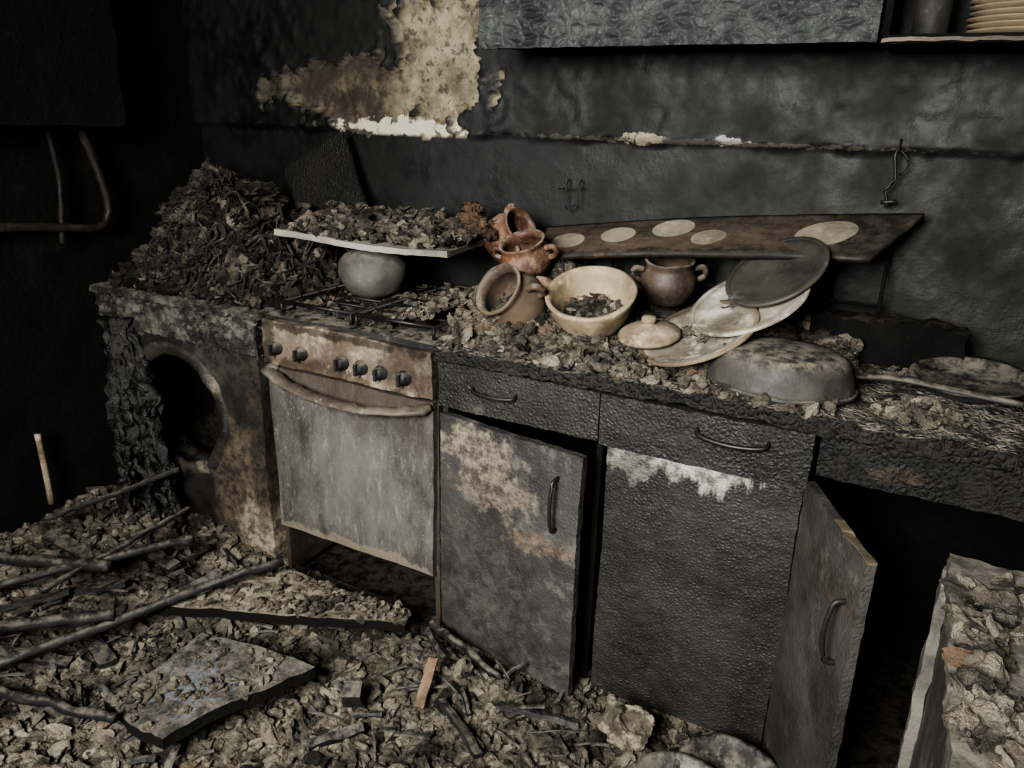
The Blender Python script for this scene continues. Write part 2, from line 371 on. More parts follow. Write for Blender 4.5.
# ---------------------------------------------------------------- room shell
def wall_back():
    X0,X1,Z0,Z1=-2.5,1.5,.6,2.4;st=.0105
    nx=int((X1-X0)/st);nz=int((Z1-Z0)/st);vs=[];peel=[];rust=[]
    for j in range(nz+1):
        z=Z0+(Z1-Z0)*j/nz
        for i in range(nx+1):
            x=X0+(X1-X0)*i/nx
            w=noise.fractal(V((x*11,z*11,1)),.75,2.1,6)
            a=1-math.sqrt(((x+1.42)/.16)**2+((z-1.58)/.24)**2)+w*.7
            b=1-math.sqrt(((x+1.76)/.31)**2+((z-1.48)/.11)**2)+w*.6
            c=1-math.sqrt(((x+1.36)/.12)**2+((z-1.86)/.24)**2)+w*.6
            d=1-math.sqrt(((x+1.56)/.24)**2+((z-1.37)/.05)**2)+w*.5
            p=max(a,b,c,d)
            if z<1.352+.012*w: p=min(p,-.2)
            pk=ss(p,0,.05)
            led=1.36+.010*noise.noise(V((x*9,0,5)))+.007*noise.noise(V((x*40,0,5)))
            um=ss(z,led-.003,led+.003)
            thick=um*.028*(1-pk)
            bl=noise.noise(V((x*14,z*20,3)));bl2=noise.fractal(V((x*34,z*34,8)),.8,2.2,4)
            lip=math.exp(-((z-led-.012)/.012)**2)*.010*(1-pk)*max(0,noise.noise(V((x*20,3,3)))+.5)
            edge=math.exp(-((p+.06)/.06)**2)*.012*um
            y=2.14-thick-lip-edge-max(0,bl)*(.009*um+.002)*(1-pk)-bl2*(.003*um+.0012)
            vs.append((x,y,z));peel.append(pk);rust.append(ss(-x,1.50,1.66)*pk)
    fs=[[j*(nx+1)+i,j*(nx+1)+i+1,(j+1)*(nx+1)+i+1,(j+1)*(nx+1)+i] for j in range(nz) for i in range(nx)]
    b=MB('sooted_wall')
    n=b.noise(6,5,.65);n2=b.noise(26,5,.7)
    soot=b.mix(b.rng(n,.35,.68),(14,14,15),(27,27,28))
    soot=b.mix(b.rng(n2,.58,.78,0,.5),soot,(45,44,42))
    soot=b.mix(b.rng(b.noise(3,4,.6),.48,.66,0,.75),soot,(10,10,10))
    soot=b.mix(b.blob((-2.35,2.12,1.6),(.80,9,1.3),.2,5,.35),soot,(5,5,5))
    soot=b.mix(b.blob((.35,2.12,.95),(.85,9,.36),.3,5,.45),soot,(5,5,5))
    pl=b.mix(b.rng(b.noise(9,5,.7),.35,.65),(76,69,56),(130,120,100))
    pl=b.mix(b.rng(b.noise(14,5,.75),.50,.62,0,.85),pl,(46,39,31))
    pl=b.mix(b.rng(b.noise(40,5,.75),.56,.66,0,.85),pl,(26,23,20))
    pl=b.mix(b.math('MULTIPLY',b.attr('rust'),b.rng(b.noise(11,5,.7),.35,.6,.6,.95)),pl,(34,28,23))
    pl=b.mix(b.blob((-1.56,2.13,1.375),(.22,9,.026),1.6,26),pl,(160,154,136))
    col=b.mix(b.attr('peel'),soot,pl)
    col=b.mix(b.blob((-.74,2.12,1.37),(.055,9,.014),1.3,44),col,(116,109,88))
    col=b.mix(b.blob((-.50,2.12,1.372),(.035,9,.010),1.3,48),col,(124,123,118))
    col=b.mix(b.math('MULTIPLY',b.blob((-.6,2.12,1.366),(.45,9,.007),1.5,30),.5),col,(74,71,65))
    m=b.done(col,b.rng(n,.3,.7,.5,.82),b.noise(50,5,.7),.4,.006,0,.28)
    o=mkobj('wall_back',vs,fs,m,True)
    for nm,dat in(('peel',peel),('rust',rust)):
        at=o.data.attributes.new(nm,'FLOAT','POINT');at.data.foreach_set('value',dat)
    return o
wall_back()
m_soot=char_mat('soot_wall',dark=(4,4,4),mid=(11,10,10),light=(26,23,21),strength=.6,dist=.012,rough=(.7,.95),spec=.18)
rbox('wall_rear_base',(-2.5,2.14,0),(1.5,2.2,.62),m_soot,step=.2,amp=0)
rbox('wall_left',(-2.58,-1.0,0),(-2.5,2.2,2.4),m_soot,step=.03,amp=.014,ns=9)
rbox('wall_right',(1.5,-1.0,0),(1.58,2.2,2.4),m_soot,step=.3,amp=0)
rbox('floor',(-2.58,-1.1,-.06),(1.58,2.2,0),m_soot,step=.3,amp=0)
rbox('ceiling',(-2.58,-1.1,2.4),(1.58,2.2,2.46),m_soot,step=.3,amp=0)
WXa,WXb=-1.5,.1
parts=[rbox('pier_a',(-2.58,-1.1,0),(WXa,-1.0,2.4),m_soot,step=.3,amp=0),rbox('pier_b',(WXb,-1.1,0),(1.58,-1.0,2.4),m_soot,step=.3,amp=0),
 rbox('sill_wall',(WXa,-1.1,0),(WXb,-1.0,1.2),m_soot,step=.3,amp=0),rbox('lintel',(WXa,-1.1,2.3),(WXb,-1.0,2.4),m_soot,step=.3,amp=0)]
group('wall_front',parts,(0,-1.05,1.2))
xm=(WXa+WXb)/2
fp=[rbox('frame_l',(WXa,-1.08,1.2),(WXa+.06,-1.02,2.3),m_white,step=.3,amp=0),rbox('frame_r',(WXb-.06,-1.08,1.2),(WXb,-1.02,2.3),m_white,step=.3,amp=0),
 rbox('frame_b',(WXa+.06,-1.08,1.2),(WXb-.06,-1.02,1.26),m_white,step=.3,amp=0),rbox('frame_t',(WXa+.06,-1.08,2.24),(WXb-.06,-1.02,2.3),m_white,step=.3,amp=0),rbox('mullion',(xm-.03,-1.07,1.26),(xm+.03,-1.03,2.24),m_white,step=.3,amp=0)]
group('window_1',fp,(xm,-1.05,1.7))
# ---------------------------------------------------------------- washing machine
WX0,WX1,WY,WZ=-2.37,-1.66,1.54,.86
m_wmring=char_mat('burnt_ring',dark=(18,17,15),mid=(48,45,40),light=(102,95,83),strength=.6,dist=.006,lightlim=(.52,.68))
m_melt=char_mat('molten_rubber',dark=(8,8,8),mid=(20,19,18),light=(64,61,57),strength=.8,dist=.01,lightlim=(.58,.74),rough=(.3,.6))
def wm():
    P=[]
    cx,cz,R=-2.03,.50,.205
    vs=[];fs=[];A=96;K=14
    zlo,zhi=.05,.74
    for a in range(A):
        t=2*math.pi*a/A;dx,dz=math.cos(t),math.sin(t)
        ex=(WX1-cx)/dx if dx>1e-6 else ((WX0-cx)/dx if dx<-1e-6 else 1e9)
        ez=(zhi-cz)/dz if dz>1e-6 else ((zlo-cz)/dz if dz<-1e-6 else 1e9)
        e=min(ex,ez)
        for k in range(K+1):
            r=R+(e-R)*k/K
            y=WY+(.018 if k==0 else 0)-.008*math.exp(-((r-R-.02)/.02)**2)
            p=V((cx+dx*r,y,cz+dz*r));p.y+=nvec(p,9).y*.008+nvec(p,30).y*.003
            vs.append(p)
    for a in range(A):
        b=(a+1)%A
        for k in range(K): fs.append([a*(K+1)+k,a*(K+1)+k+1,b*(K+1)+k+1,b*(K+1)+k])
    P.append(mkobj('front_panel',vs,fs,m_wm,True))
    P.append(rbox('side_left',(WX0,WY,.04),(WX0+.01,2.08,.84),m_wm,step=.03,amp=.003))
    P.append(rbox('side_right',(WX1-.01,WY,.04),(WX1,2.08,.84),m_wm,step=.03,amp=.003))
    P.append(rbox('back',(WX0,2.06,.04),(WX1,2.08,.84),m_charblk,step=.1,amp=0))
    P.append(rbox('top_panel',(WX0-.01,WY-.012,.848),(WX1+.01,2.08,.868),m_wmtop,step=.010,amp=.007,ns=34,warp=.008))
    P.append(rbox('control_fascia',(WX0,WY-.002,.735),(WX1,WY+.05,.84),m_wmtop,step=.008,amp=.014,ns=42,seed=4))
    P.append(rbox('plinth',(WX0+.02,WY+.01,.0),(WX1-.01,2.05,.06),m_wm,step=.04,amp=.003))
    Md=axisM((cx,WY+.01,cz),(0,1,0))
    P.append(lathe('drum',[(.20,0),(.195,.05),(.185,.08),(.235,.09),(.235,.4),(.0,.42)],m_charblk,Md))
    ring=[(.205+.024*math.cos(t),-.010+.016*math.sin(t)) for t in [2*math.pi*i/12 for i in range(13)]]
    P.append(lathe('door_ring',ring,m_wmring,Md,amp=.007,ns=22,seg=80))
    S=[]
    for i in range(24):
        x=random.uniform(-2.34,-2.16);z=random.uniform(.58,.78);y=WY-.012
        pts=[(x,y,z)]
        zz=z;xx=x;yy=y
        for k in range(7):
            zz-=random.uniform(.05,.13);xx+=random.uniform(-.015,.07);yy-=random.uniform(-.004,.03)
            if zz<.1:break
            pts.append((xx,yy,zz))
        if len(pts)>2:S.append(tubedata(pts,random.uniform(.010,.034),seg=12,n=6,taper=.4,amp=.022,seed=i,flat=.35))
    vs,fs=joindata(S);P.append(mkobj('melted_gasket_strips',vs,fs,m_melt,True))
    group('washing_machine',P,(-2.02,1.8,.43))
wm()
def hh(x,y):
    d=(abs((x+2.03)/.40)**2.6+abs((y-1.86)/.29)**2.6)**(1/2.6)
    h=.25*(1-ss(d,.30,1.0))+ .03*(1-ss(d,.7,1.25)) + fr(x,y,5,2)*.12*(1-ss(d,.6,1.1))
    h+=.09*math.exp(-((x+2.16)/.13)**2-((y-1.96)/.15)**2)
    return max(h,.001) if (d<1.15 and -2.42<x<-1.64 and y>1.56) else -1
P=[heap('ash_base',-2.42,-1.64,1.56,2.08,hh,.870,3600,.003,.030,m_rubd,k=2.4,rgh=.03)]
S=[]
for i in range(80):
    x=random.gauss(-1.93,.16);y=random.gauss(1.78,.12);x=max(-2.34,min(-1.7,x));y=max(1.60,min(2.03,y))
    pts=[];a=random.uniform(0,6.3);lift=random.uniform(0,.06)
    for k in range(7):
        hx=max(hh(x,y),.0);pts.append((x,y,.878+hx+random.uniform(-.01,.015)+lift*math.sin(k*.8)))
        a+=random.gauss(0,1.1);st=random.uniform(.02,.045);x+=math.cos(a)*st;y+=math.sin(a)*st
        x=max(-2.4,min(-1.68,x));y=max(1.58,min(2.06,y))
    S.append(tubedata(pts,random.uniform(.002,.0065),seg=6,n=4,amp=.004,seed=i,flat=random.choice([1,.6,.4])))
vs,fs=joindata(S);P.append(mkobj('burnt_cables',vs,fs,m_rag,True))
S=[]
for i in range(85):
    x=random.gauss(-2.04,.18);y=random.gauss(1.79,.11);x=max(-2.34,min(-1.72,x));y=max(1.62,min(1.99,y))
    s_=random.uniform(.02,.065)
    S.append(clump((x,y,.868+max(0,hh(x,y))+s_*.15),s_,i+1,random.uniform(.3,.8),.45))
S.append(clump((-2.22,1.93,1.17),.095,301,.8,.5));S.append(clump((-2.02,1.92,1.15),.09,302,.6,.5));S.append(clump((-2.10,1.88,1.17),.07,305,.9,.5))
vs,fs=joindata(S);P.append(mkobj('burnt_cloth',vs,fs,m_rag,False))
group('burnt_laundry_heap',P,(-2.0,1.85,.9))
# ---------------------------------------------------------------- stove
SX0,SX1=-1.62,-1.04
def stove():
    P=[]
    P.append(rbox('side_left',(SX0,1.555,.03),(SX0+.015,2.08,.85),m_wood2,step=.05,amp=.002))
    P.append(rbox('side_right',(SX1-.015,1.555,.03),(SX1,2.08,.85),m_wood2,step=.05,amp=.002))
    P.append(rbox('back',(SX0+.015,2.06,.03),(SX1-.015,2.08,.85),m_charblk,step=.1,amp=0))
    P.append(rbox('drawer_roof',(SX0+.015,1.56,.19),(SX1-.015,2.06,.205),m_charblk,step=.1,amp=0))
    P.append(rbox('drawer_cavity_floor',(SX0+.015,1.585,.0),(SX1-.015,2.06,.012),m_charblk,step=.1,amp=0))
    P.append(rbox('base_rail',(SX0+.01,1.56,.0),(SX1-.01,1.58,.035),m_wood2,step=.04,amp=.003))
    P.append(rbox('hob_top',(SX0-.003,1.545,.848),(SX1+.003,2.08,.872),m_hob,step=.025,amp=.003))
    P.append(rbox('oven_door',(SX0+.006,1.535,.205),(SX1-.006,1.575,.722),m_oven,step=.018,amp=.002,ns=14,warp=.006))
    P.append(rbox('control_panel',(SX0,1.525,.735),(SX1,1.575,.862),m_ctrl,step=.012,amp=.003,ns=20,warp=.006))
    for i,x in enumerate((-1.565,-1.475,-1.33,-1.265,-1.20,-1.125)):
        z=.785-.004*i*.5
        P.append(lathe('knob_%d'%i,[(0,0),(.022,0),(.022,.004),(.016,.007),(.0145,.020),(.011,.023),(0,.023)],m_knob,axisM((x,1.527,z),(0,-1,.05)),seg=28,amp=.002))
        P.append(rbox('knob_grip_%d'%i,(x-.004,1.495,z-.016),(x+.004,1.508,z+.016),m_knob,step=.01,amp=.0012))
    pts=[(-1.595,1.535,.722),(-1.58,1.505,.716),(-1.47,1.482,.694),(-1.33,1.475,.682),(-1.20,1.482,.684),(-1.08,1.505,.700),(-1.055,1.535,.708)]
    P.append(tube('door_handle',pts,.022,m_handtan,seg=14,flat=.5,amp=.006))
    for bx,by in((-1.46,1.70),(-1.20,1.70),(-1.46,1.94),(-1.20,1.94)):
        P.append(lathe('burner_%d'%len(P),[(0,0),(.05,0),(.05,.008),(.036,.012),(.036,.02),(0,.022)],m_knob,Matrix.Translation((bx,by,.872)),seg=32))
    G=[]
    for gx0,gx1 in((-1.59,-1.34),(-1.32,-1.07)):
        z=.905
        G.append(tubedata([(gx0,1.58,z),(gx1,1.58,z),(gx1,2.04,z),(gx0,2.04,z),(gx0,1.58,z)],.006,seg=6,n=1))
        for k in range(1,6):
            y=1.58+.46*k/6;G.append(tubedata([(gx0,y,z),(gx1,y,z)],.004,seg=6,n=1))
        G.append(tubedata([((gx0+gx1)/2,1.58,z),((gx0+gx1)/2,2.04,z)],.004,seg=6,n=1))
        for a in(gx0,gx1):
            for b in(1.58,2.04): G.append(tubedata([(a,b,.870),(a,b,z)],.005,seg=6,n=1))
    vs,fs=joindata(G);P.append(mkobj('pan_grates',vs,fs,m_handle,True))
    group('gas_stove',P,(-1.33,1.82,.43))
stove()
def hs(x,y):
    h=.018+fr(x,y,9,4)*.03+.05*ss(x,-1.25,-1.08)
    return h if (x>-1.60 and y>1.585) else -1
heap('stove_ash',-1.61,-1.05,1.58,2.06,hs,.872,1700,.002,.018,m_rub,dens=lambda x,y:.35+.65*ss(x,-1.35,-1.15))
m_pot=char_mat('ashy_pot',dark=(40,39,36),mid=(74,72,67),light=(114,110,102),strength=.3,dist=.004,dust=.4)
lathe('round_pot',[(0,0),(.05,.0),(.085,.025),(.103,.065),(.1,.10),(.08,.125),(.05,.14),(.02,.146),(0,.147)],m_pot,Matrix.Translation((-1.425,1.79,.905)),amp=.003)
P=[]
TM=Matrix.Translation((-1.37,1.86,1.072))@Matrix.Rotation(math.radians(7),4,'Z')@Matrix.Rotation(math.radians(1.5),4,'Y')
P.append(rbox('tray_panel',(-.30,-.21,0),(.25,.19,.016),m_white,step=.02,amp=.003,M=TM,warp=.012))
P.append(heap('tray_ash',-.29,.25,-.20,.18,lambda x,y:.008+max(0,fr(x,y,10,7)*.035)+.02*ss(y,-.1,.1),.014,1500,.003,.026,m_rub,M=TM,k=2.5))
group('fallen_hob_lid',P,(-1.37,1.86,1.072))
S=[clump((-1.15,1.90,1.135),.05,401,.7,.5),clump((-1.10,1.87,1.125),.04,402,.8,.5),clump((-1.17,1.93,1.16),.038,403,.8,.5),clump((-1.06,1.85,1.11),.025,404,.8,.5)]
vs,fs=joindata(S);mkobj('crumpled_foam',vs,fs,m_ragbr,True)
rbox('leaning_charred_board',(-.15,0,0),(.15,.012,.34),m_drawr,step=.02,amp=.006,M=Matrix.Translation((-1.74,2.02,.99))@Matrix.Rotation(math.radians(-26),4,'Y')@Matrix.Rotation(math.radians(-8),4,'X'))
# ---------------------------------------------------------------- base cabinets
def bow(name,p0,p1,out,mat,r=.005):
    p0=V(p0);p1=V(p1);o=V(out)
    pts=[p0,p0+(p1-p0)*.06+o*.7,p0+(p1-p0)*.5+o,p0+(p1-p0)*.94+o*.7,p1]
    return tube(name,pts,r,mat,seg=8,n=5,flat=1.3)
P=[]
P.append(rbox('carcass_left',(-1.03,1.56,.02),(-1.015,2.08,.835),m_char,step=.06,amp=.002))
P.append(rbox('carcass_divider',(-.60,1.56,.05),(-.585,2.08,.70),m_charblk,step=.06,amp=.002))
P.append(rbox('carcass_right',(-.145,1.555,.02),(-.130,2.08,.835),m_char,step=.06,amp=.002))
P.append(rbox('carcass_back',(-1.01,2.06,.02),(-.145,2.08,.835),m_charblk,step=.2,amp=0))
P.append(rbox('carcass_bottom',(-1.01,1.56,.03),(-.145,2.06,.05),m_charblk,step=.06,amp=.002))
P.append(rbox('drawer_front_a',(-1.028,1.538,.716),(-.592,1.565,.834),m_front,step=.007,amp=.002,ns=34,blist=.0035,bs=95))
P.append(rbox('drawer_front_b',(-.588,1.536,.710),(-.13,1.565,.834),m_front,step=.007,amp=.002,ns=34,seed=2,blist=.0035,bs=95))
P.append(bow('drawer_handle_a',(-.925,1.54,.785),(-.805,1.54,.785),(0,-.024,-.010),m_handle,.004))
P.append(bow('drawer_handle_b',(-.365,1.54,.80),(-.215,1.54,.80),(0,-.026,-.018),m_handle,.0045))
P.append(rbox('panel_b',(-.565,1.538,.04),(-.135,1.56,.708),m_panel2,step=.007,amp=.002,ns=40,seed=5,warp=.006,blist=.0025,bs=105))
DM=Matrix.Translation((-1.012,1.545,0))@Matrix.Rotation(math.radians(-9),4,'Z')
P.append(rbox('door_a',(0,-.02,.045),(.425,0,.70),m_door1,step=.008,amp=.002,ns=34,seed=6,warp=.006,M=DM,blist=.0025,bs=95))
h=bow('door_handle_a',(.365,-.02,.50),(.365,-.02,.635),(0,-.03,0),m_handle,.0045);h.data.transform(DM);P.append(h)
group('base_cabinet',P,(-.58,1.8,.42))
P=[]
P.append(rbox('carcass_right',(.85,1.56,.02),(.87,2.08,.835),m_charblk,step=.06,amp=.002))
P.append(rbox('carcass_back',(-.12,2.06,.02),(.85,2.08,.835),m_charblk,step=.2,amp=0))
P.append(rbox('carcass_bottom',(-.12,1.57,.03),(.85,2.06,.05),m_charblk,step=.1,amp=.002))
P.append(rbox('drawer_front_a',(-.118,1.545,.745),(.36,1.57,.834),m_drawr,step=.008,amp=.004,ns=34,seed=8,blist=.004,bs=80))
P.append(rbox('drawer_front_b',(.366,1.545,.745),(.85,1.57,.834),m_drawr,step=.03,amp=.005,ns=34,seed=9))
P.append(rbox('door_c',(.40,1.545,.05),(.85,1.57,.72),m_drawr,step=.03,amp=.004,seed=9))
ang=math.atan2(1.29-1.56,.01+.125)
OM=Matrix.Translation((-.118,1.545,0))@Matrix.Rotation(ang,4,'Z')
m_door2=char_mat('charred_door_open',dark=(32,31,30),mid=(54,52,49),light=(76,72,66),vs=95,strength=.6,dist=.004,rough=(.5,.75),vmix=.4,blobs=[((-.06,1.42,.62),(.05,9,.05),(66,57,47),1.2,20,.5)])
P.append(rbox('open_door',(0,-.018,.03),(.31,0,.733),m_door2,step=.009,amp=.002,ns=30,seed=12,M=OM,warp=.005,blist=.002,bs=95))
P.append(rbox('open_door_edge',(.16,-.017,.731),(.312,-.001,.735),m_wood,step=.012,amp=.0035,M=OM))
h=bow('open_door_handle',(.265,-.018,.50),(.265,-.018,.63),(0,-.03,0),m_handle,.0045);h.data.transform(OM);P.append(h)
group('sink_cabinet',P,(.36,1.8,.42))
P=[rbox('worktop',(-1.035,1.525,.842),(.90,2.09,.875),m_counter,step=.012,amp=.008,ns=34,warp=.006)]
group('countertop',P,(0,1.8,.86))
def hc(x,y):
    b=(y-1.54)/.56
    left=ss(-x,.55,.9);
    h=.010+.085*left*ss(b,.0,.6)+.04*ss(b,.35,.9)*ss(-x,-.1,.2)+fr(x,y,9,1)*(.02+.025*left)
    h+=.03*ss(-x,.75,1.0)*ss(b,.0,.2)
    h+=.03*math.exp(-((x+.81)/.05)**2-((y-1.72)/.07)**2)+.025*math.exp(-((x+.72)/.10)**2-((y-1.67)/.03)**2)
    if x>-.1: h=-.008+fr(x,y,7,6)*.02
    return h if y>1.53+.012*noise.noise(V((x*20,0,0))) else -1
heap('countertop_rubble',-1.03,.88,1.515,2.075,hc,.875,6500,.002,.026,m_rub,step=.010,k=2.6,dens=lambda x,y:1 if x<-.45 else (.5 if x<-.1 else .3))
# ---------------------------------------------------------------- crockery
def pot(name,c,axis,r,h,mat,handles=True,spin=0):
    s=r;pr=[(0,0),(.55*s,0),(.8*s,.12*h),(1.0*s,.42*h),(.97*s,.62*h),(.82*s,.80*h),(.78*s,.88*h),(.90*s,.97*h),(.88*s,1.0*h),(.80*s,1.0*h),(.70*s,.88*h),(.75*s,.80*h),(.88*s,.62*h),(.90*s,.42*h),(.7*s,.14*h),(0,.06*h)]
    M=axisM(c,axis,spin)@Matrix.Translation((0,0,-h/2))
    P=[lathe('body',pr,mat,M,amp=.002)]
    if handles:
        for sg in(-1,1):
            t=tube('handle_%d'%(sg+1),[(sg*s*.9,0,h*.78),(sg*s*1.22,0,h*.80),(sg*s*1.3,0,h*.62),(sg*s*.97,0,h*.5)],s*.11,mat,seg=8,n=5)
            t.data.transform(M);P.append(t)
    return group(name,P,c)
pot('clay_pot',(-.895,1.69,.975),(-.28,-.72,.52),.080,.15,m_clayd,True,.4)
pot('clay_pot',(-.955,1.86,1.055),(-.1,-.40,.9),.072,.11,m_clay,True,.3)
pot('clay_pot',(-1.055,1.93,1.10),(.75,-.2,.5),.062,.13,m_clay,True,1.2)
pot('clay_pot',(-.585,1.96,1.02),(.05,-.15,1),.074,.12,m_clayd,True,.2)
BM=axisM((-.71,1.77,.912),(.05,-.42,.9))
P=[lathe('bowl',[(0,0),(.045,0),(.072,.018),(.092,.055),(.104,.095),(.112,.112),(.112,.120),(.103,.121),(.095,.098),(.084,.06),(.062,.026),(0,.016)],m_tan,BM,amp=.0015)]
P.append(lathe('foot',[(.05,-.012),(.056,-.012),(.052,.004),(.046,.004)],m_tan,BM))
P.append(heap('bowl_ash',-.085,.085,-.085,.085,lambda x,y:(.042+fr(x,y,20,3)*.015 if x*x+y*y<.0060 else -1),.014,260,.002,.014,m_rub,M=BM))
t=tube('bowl_handle',[(-.10,.02,.105),(-.13,.03,.112),(-.155,.035,.11)],.016,m_clay,seg=10,n=5,flat=.6);t.data.transform(BM);P.append(t)
group('ceramic_bowl',P,(-.71,1.77,.912))
def plate(name,c,axis,r,mat,spin=0,rim=None,ash=0):
    M=axisM(c,axis,spin)
    pr=[(0,0),(.55*r,0),(.6*r,.004),(.8*r,.012),(1.0*r,.020),(1.0*r,.024),(.8*r,.017),(.58*r,.008),(0,.005)]
    P=[lathe('dish',pr,mat,M,seg=64)]
    if rim: P.append(lathe('rim_band',[(1.0*r,.0185),(1.006*r,.022),(1.0*r,.0258),(.93*r,.0235)],rim,M,seg=64))
    if ash: P.append(heap('ash',-r*.7,r*.7,-r*.7,r*.7,lambda x,y:(-.001+fr(x,y,16,9)*.014 if x*x+y*y<(r*.65)**2 else -1),.0055,ash,.002,.012,m_rub,M=M,step=.006,rgh=.004))
    return group(name,P,c)
plate('dinner_plate',(-.425,1.72,.941),(-.30,-.30,.9),.140,m_plate,rim=m_rim,ash=90)
plate('dinner_plate',(-.335,1.80,1.012),(-.32,-.36,.88),.138,m_plate,rim=m_plate,ash=14)
plate('dinner_plate',(-.292,1.86,1.078),(-.34,-.46,.78),.120,m_plated,rim=m_plated)
heap('plate_rubble',-.56,-.16,1.62,2.0,lambda x,y:(-.01+.13*math.exp(-((x+.31)/.10)**2-((y-1.88)/.10)**2)+.05*math.exp(-((x+.36)/.1)**2-((y-1.76)/.08)**2)),.872,350,.003,.016,m_rubd)
LM=axisM((-.545,1.715,.935),(-.05,-.2,1))
P=[lathe('lid',[(0,.0),(.072,0),(.076,.003),(.070,.010),(.045,.022),(.02,.028),(.012,.032),(.018,.040),(.016,.048),(0,.051)],m_tan,LM)]
group('pot_lid',P,(-.545,1.715,.935))
P=[lathe('pan_body',[(.150,.0),(.156,.004),(.154,.012),(.148,.035),(.138,.062),(.12,.074),(.06,.080),(0,.081)],m_pan,Matrix.Translation((-.235,1.68,.885)),amp=.004,ns=14,sy=.85)]
P.append(lathe('rim',[(.148,.002),(.156,-.003),(.163,.002),(.156,.008),(.148,.002)],m_metal,Matrix.Translation((-.235,1.68,.885)),amp=.004,ns=14,sy=.85))
P.append(tube('pan_handle',[(-.10,1.75,.905),(.0,1.76,.912),(.12,1.75,.908),(.22,1.74,.905)],.012,m_pan,seg=10,n=5,flat=.5))
group('frying_pan',P,(-.235,1.68,.885))
lathe('saucepan_lid',[(.0,.0),(.10,0),(.105,.004),(.11,.016),(.118,.018),(.118,.022),(.105,.02),(.10,.008),(0,.006)],m_metal,axisM((.13,1.86,.895),(-.05,-.1,1)),amp=.003)
heap('worktop_ash_clump',-.05,.16,1.56,1.73,lambda x,y:-.01+.030*math.exp(-((x-.05)/.07)**2-((y-1.64)/.05)**2)+fr(x,y,14,2)*.01,.875,110,.004,.022,m_rub,k=1.5)
FL=V((-.935,1.90,1.045));BL=V((-1.0,2.08,1.10));BR=V((-.02,2.075,1.215));FRt=V((-.11,1.905,1.125))
uu=(FRt-FL);vv=(BL-FL);nn=uu.cross(vv).normalized()
if nn.z<0: nn=-nn
def bpos(s_,t_): return (FL*(1-s_)+FRt*s_)*(1-t_)+(BL*(1-s_)+BR*s_)*t_
vs=[];fs=[];NX=60;NY=14
for side in(0,1):
    for i in range(NX+1):
        for j in range(NY+1):
            s_=i/NX;t_=j/NY
            p=bpos(s_,t_)
            ed=1 if (j in(0,NY) or i in(0,NX)) else 0
            p=p+nn*(.0 if side==0 else .014)+nn*math.sin(s_*3.1)*.012+V((0,nvec(p,14).y,0))*.008*ed+V((0,nvec(p,50).y,0))*.006*ed
            vs.append(p)
W=(NX+1)*(NY+1)
for i in range(NX):
    for j in range(NY):
        a=i*(NY+1)+j;q=[a,a+NY+1,a+NY+2,a+1];fs.append([k+W for k in q]);fs.append(q[::-1])
for i in range(NX):
    a=i*(NY+1);fs.append([a,a+NY+1,a+NY+1+W,a+W]);a+=NY;fs.append([a+NY+1,a,a+W,a+NY+1+W])
for j in range(NY):
    a=j;fs.append([a+1,a,a+W,a+1+W]);a=NX*(NY+1)+j;fs.append([a,a+1,a+1+W,a+W])
P=[mkobj('board',vs,fs,m_board,True)]
for i,(s_,t_,r_) in enumerate(((.09,.45,.046),(.25,.55,.045),(.41,.68,.050),(.53,.40,.040),(.83,.50,.060))):
    dv=[];df=[]
    for rr_ in (0.02,.5,1.0):
        for k in range(36):
            t=2*math.pi*k/36
            u_=s_+rr_*r_*math.cos(t)/uu.length; w_=t_+rr_*r_*math.sin(t)/vv.length
            dv.append(bpos(u_,w_)+nn*(.014+.0015+.012*math.sin(u_*3.1)))
    for q in range(2):
        for k in range(36):
            j=(k+1)%36;df.append([q*36+k,q*36+j,(q+1)*36+j,(q+1)*36+k][::-1])
    df.append(list(range(36)))
    P.append(mkobj('disc_%d'%i,dv,df,m_disc))
group('collapsed_shelf_board',P,(-.5,1.98,1.13))
G=[]
for x in(-.78,-.5,-.2,-.08):
    zt=1.045+(x+.93)*.09
    G.append(tubedata([(x,2.06,zt+.03),(x,2.06,.88)],.005,seg=6,n=1))
G.append(tubedata([(-.8,2.06,1.0),(-.07,2.06,1.0)],.005,seg=6,n=1))
vs,fs=joindata(G);mkobj('dish_rack',vs,fs,m_charblk,True)
rbox('dark_filler_box',(-.22,1.97,.876),(.12,2.05,.985),m_charblk,step=.015,amp=.014,ns=16)  # added black block, fills the dark area under the board's right end
# ---------------------------------------------------------------- wall things
def alligator():
    b=MB('alligator_char')
    vd=b.vor(26,stretch=(1,1,1.7))
    n=b.noise(8,5,.65)
    col=b.mix(b.rng(n,.35,.65),(44,45,46),(70,72,72))
    col=b.mix(b.rng(vd,0,.10,.55,0),col,(14,14,14))
    h=b.math('ADD',b.math('MULTIPLY',b.rng(vd,0,.5),1.6),b.math('MULTIPLY',b.noise(60,4,.7),1.0))
    return b.done(col,b.rng(n,.3,.7,.4,.6),h,.9,.012,0,.4)
m_all=alligator()
P=[rbox('front_door',(-1.10,1.84,1.58),(-.165,1.86,2.3),m_all,step=.012,amp=.002,ns=30),
 rbox('carcass',(-1.09,1.862,1.59),(-.17,2.07,2.3),m_charblk,step=.06,amp=.003)]
group('upper_cabinet',P,(-.63,1.98,1.9))
P=[rbox('shelf_board',(-.155,1.84,1.575),(.60,2.07,1.592),m_charblk,step=.03,amp=.002),
   rbox('shelf_lip',(-.155,1.83,1.578),(.60,1.842,1.585),m_wood,step=.012,amp=.003),
   rbox('upright',(-.16,1.85,1.592),(-.145,2.07,2.2),m_charblk,step=.05,amp=.002),rbox('upright_b',(.6,1.84,1.575),(.615,2.07,2.2),m_charblk,step=.05,amp=.002)]
group('wall_shelf',P,(.2,1.98,1.58))
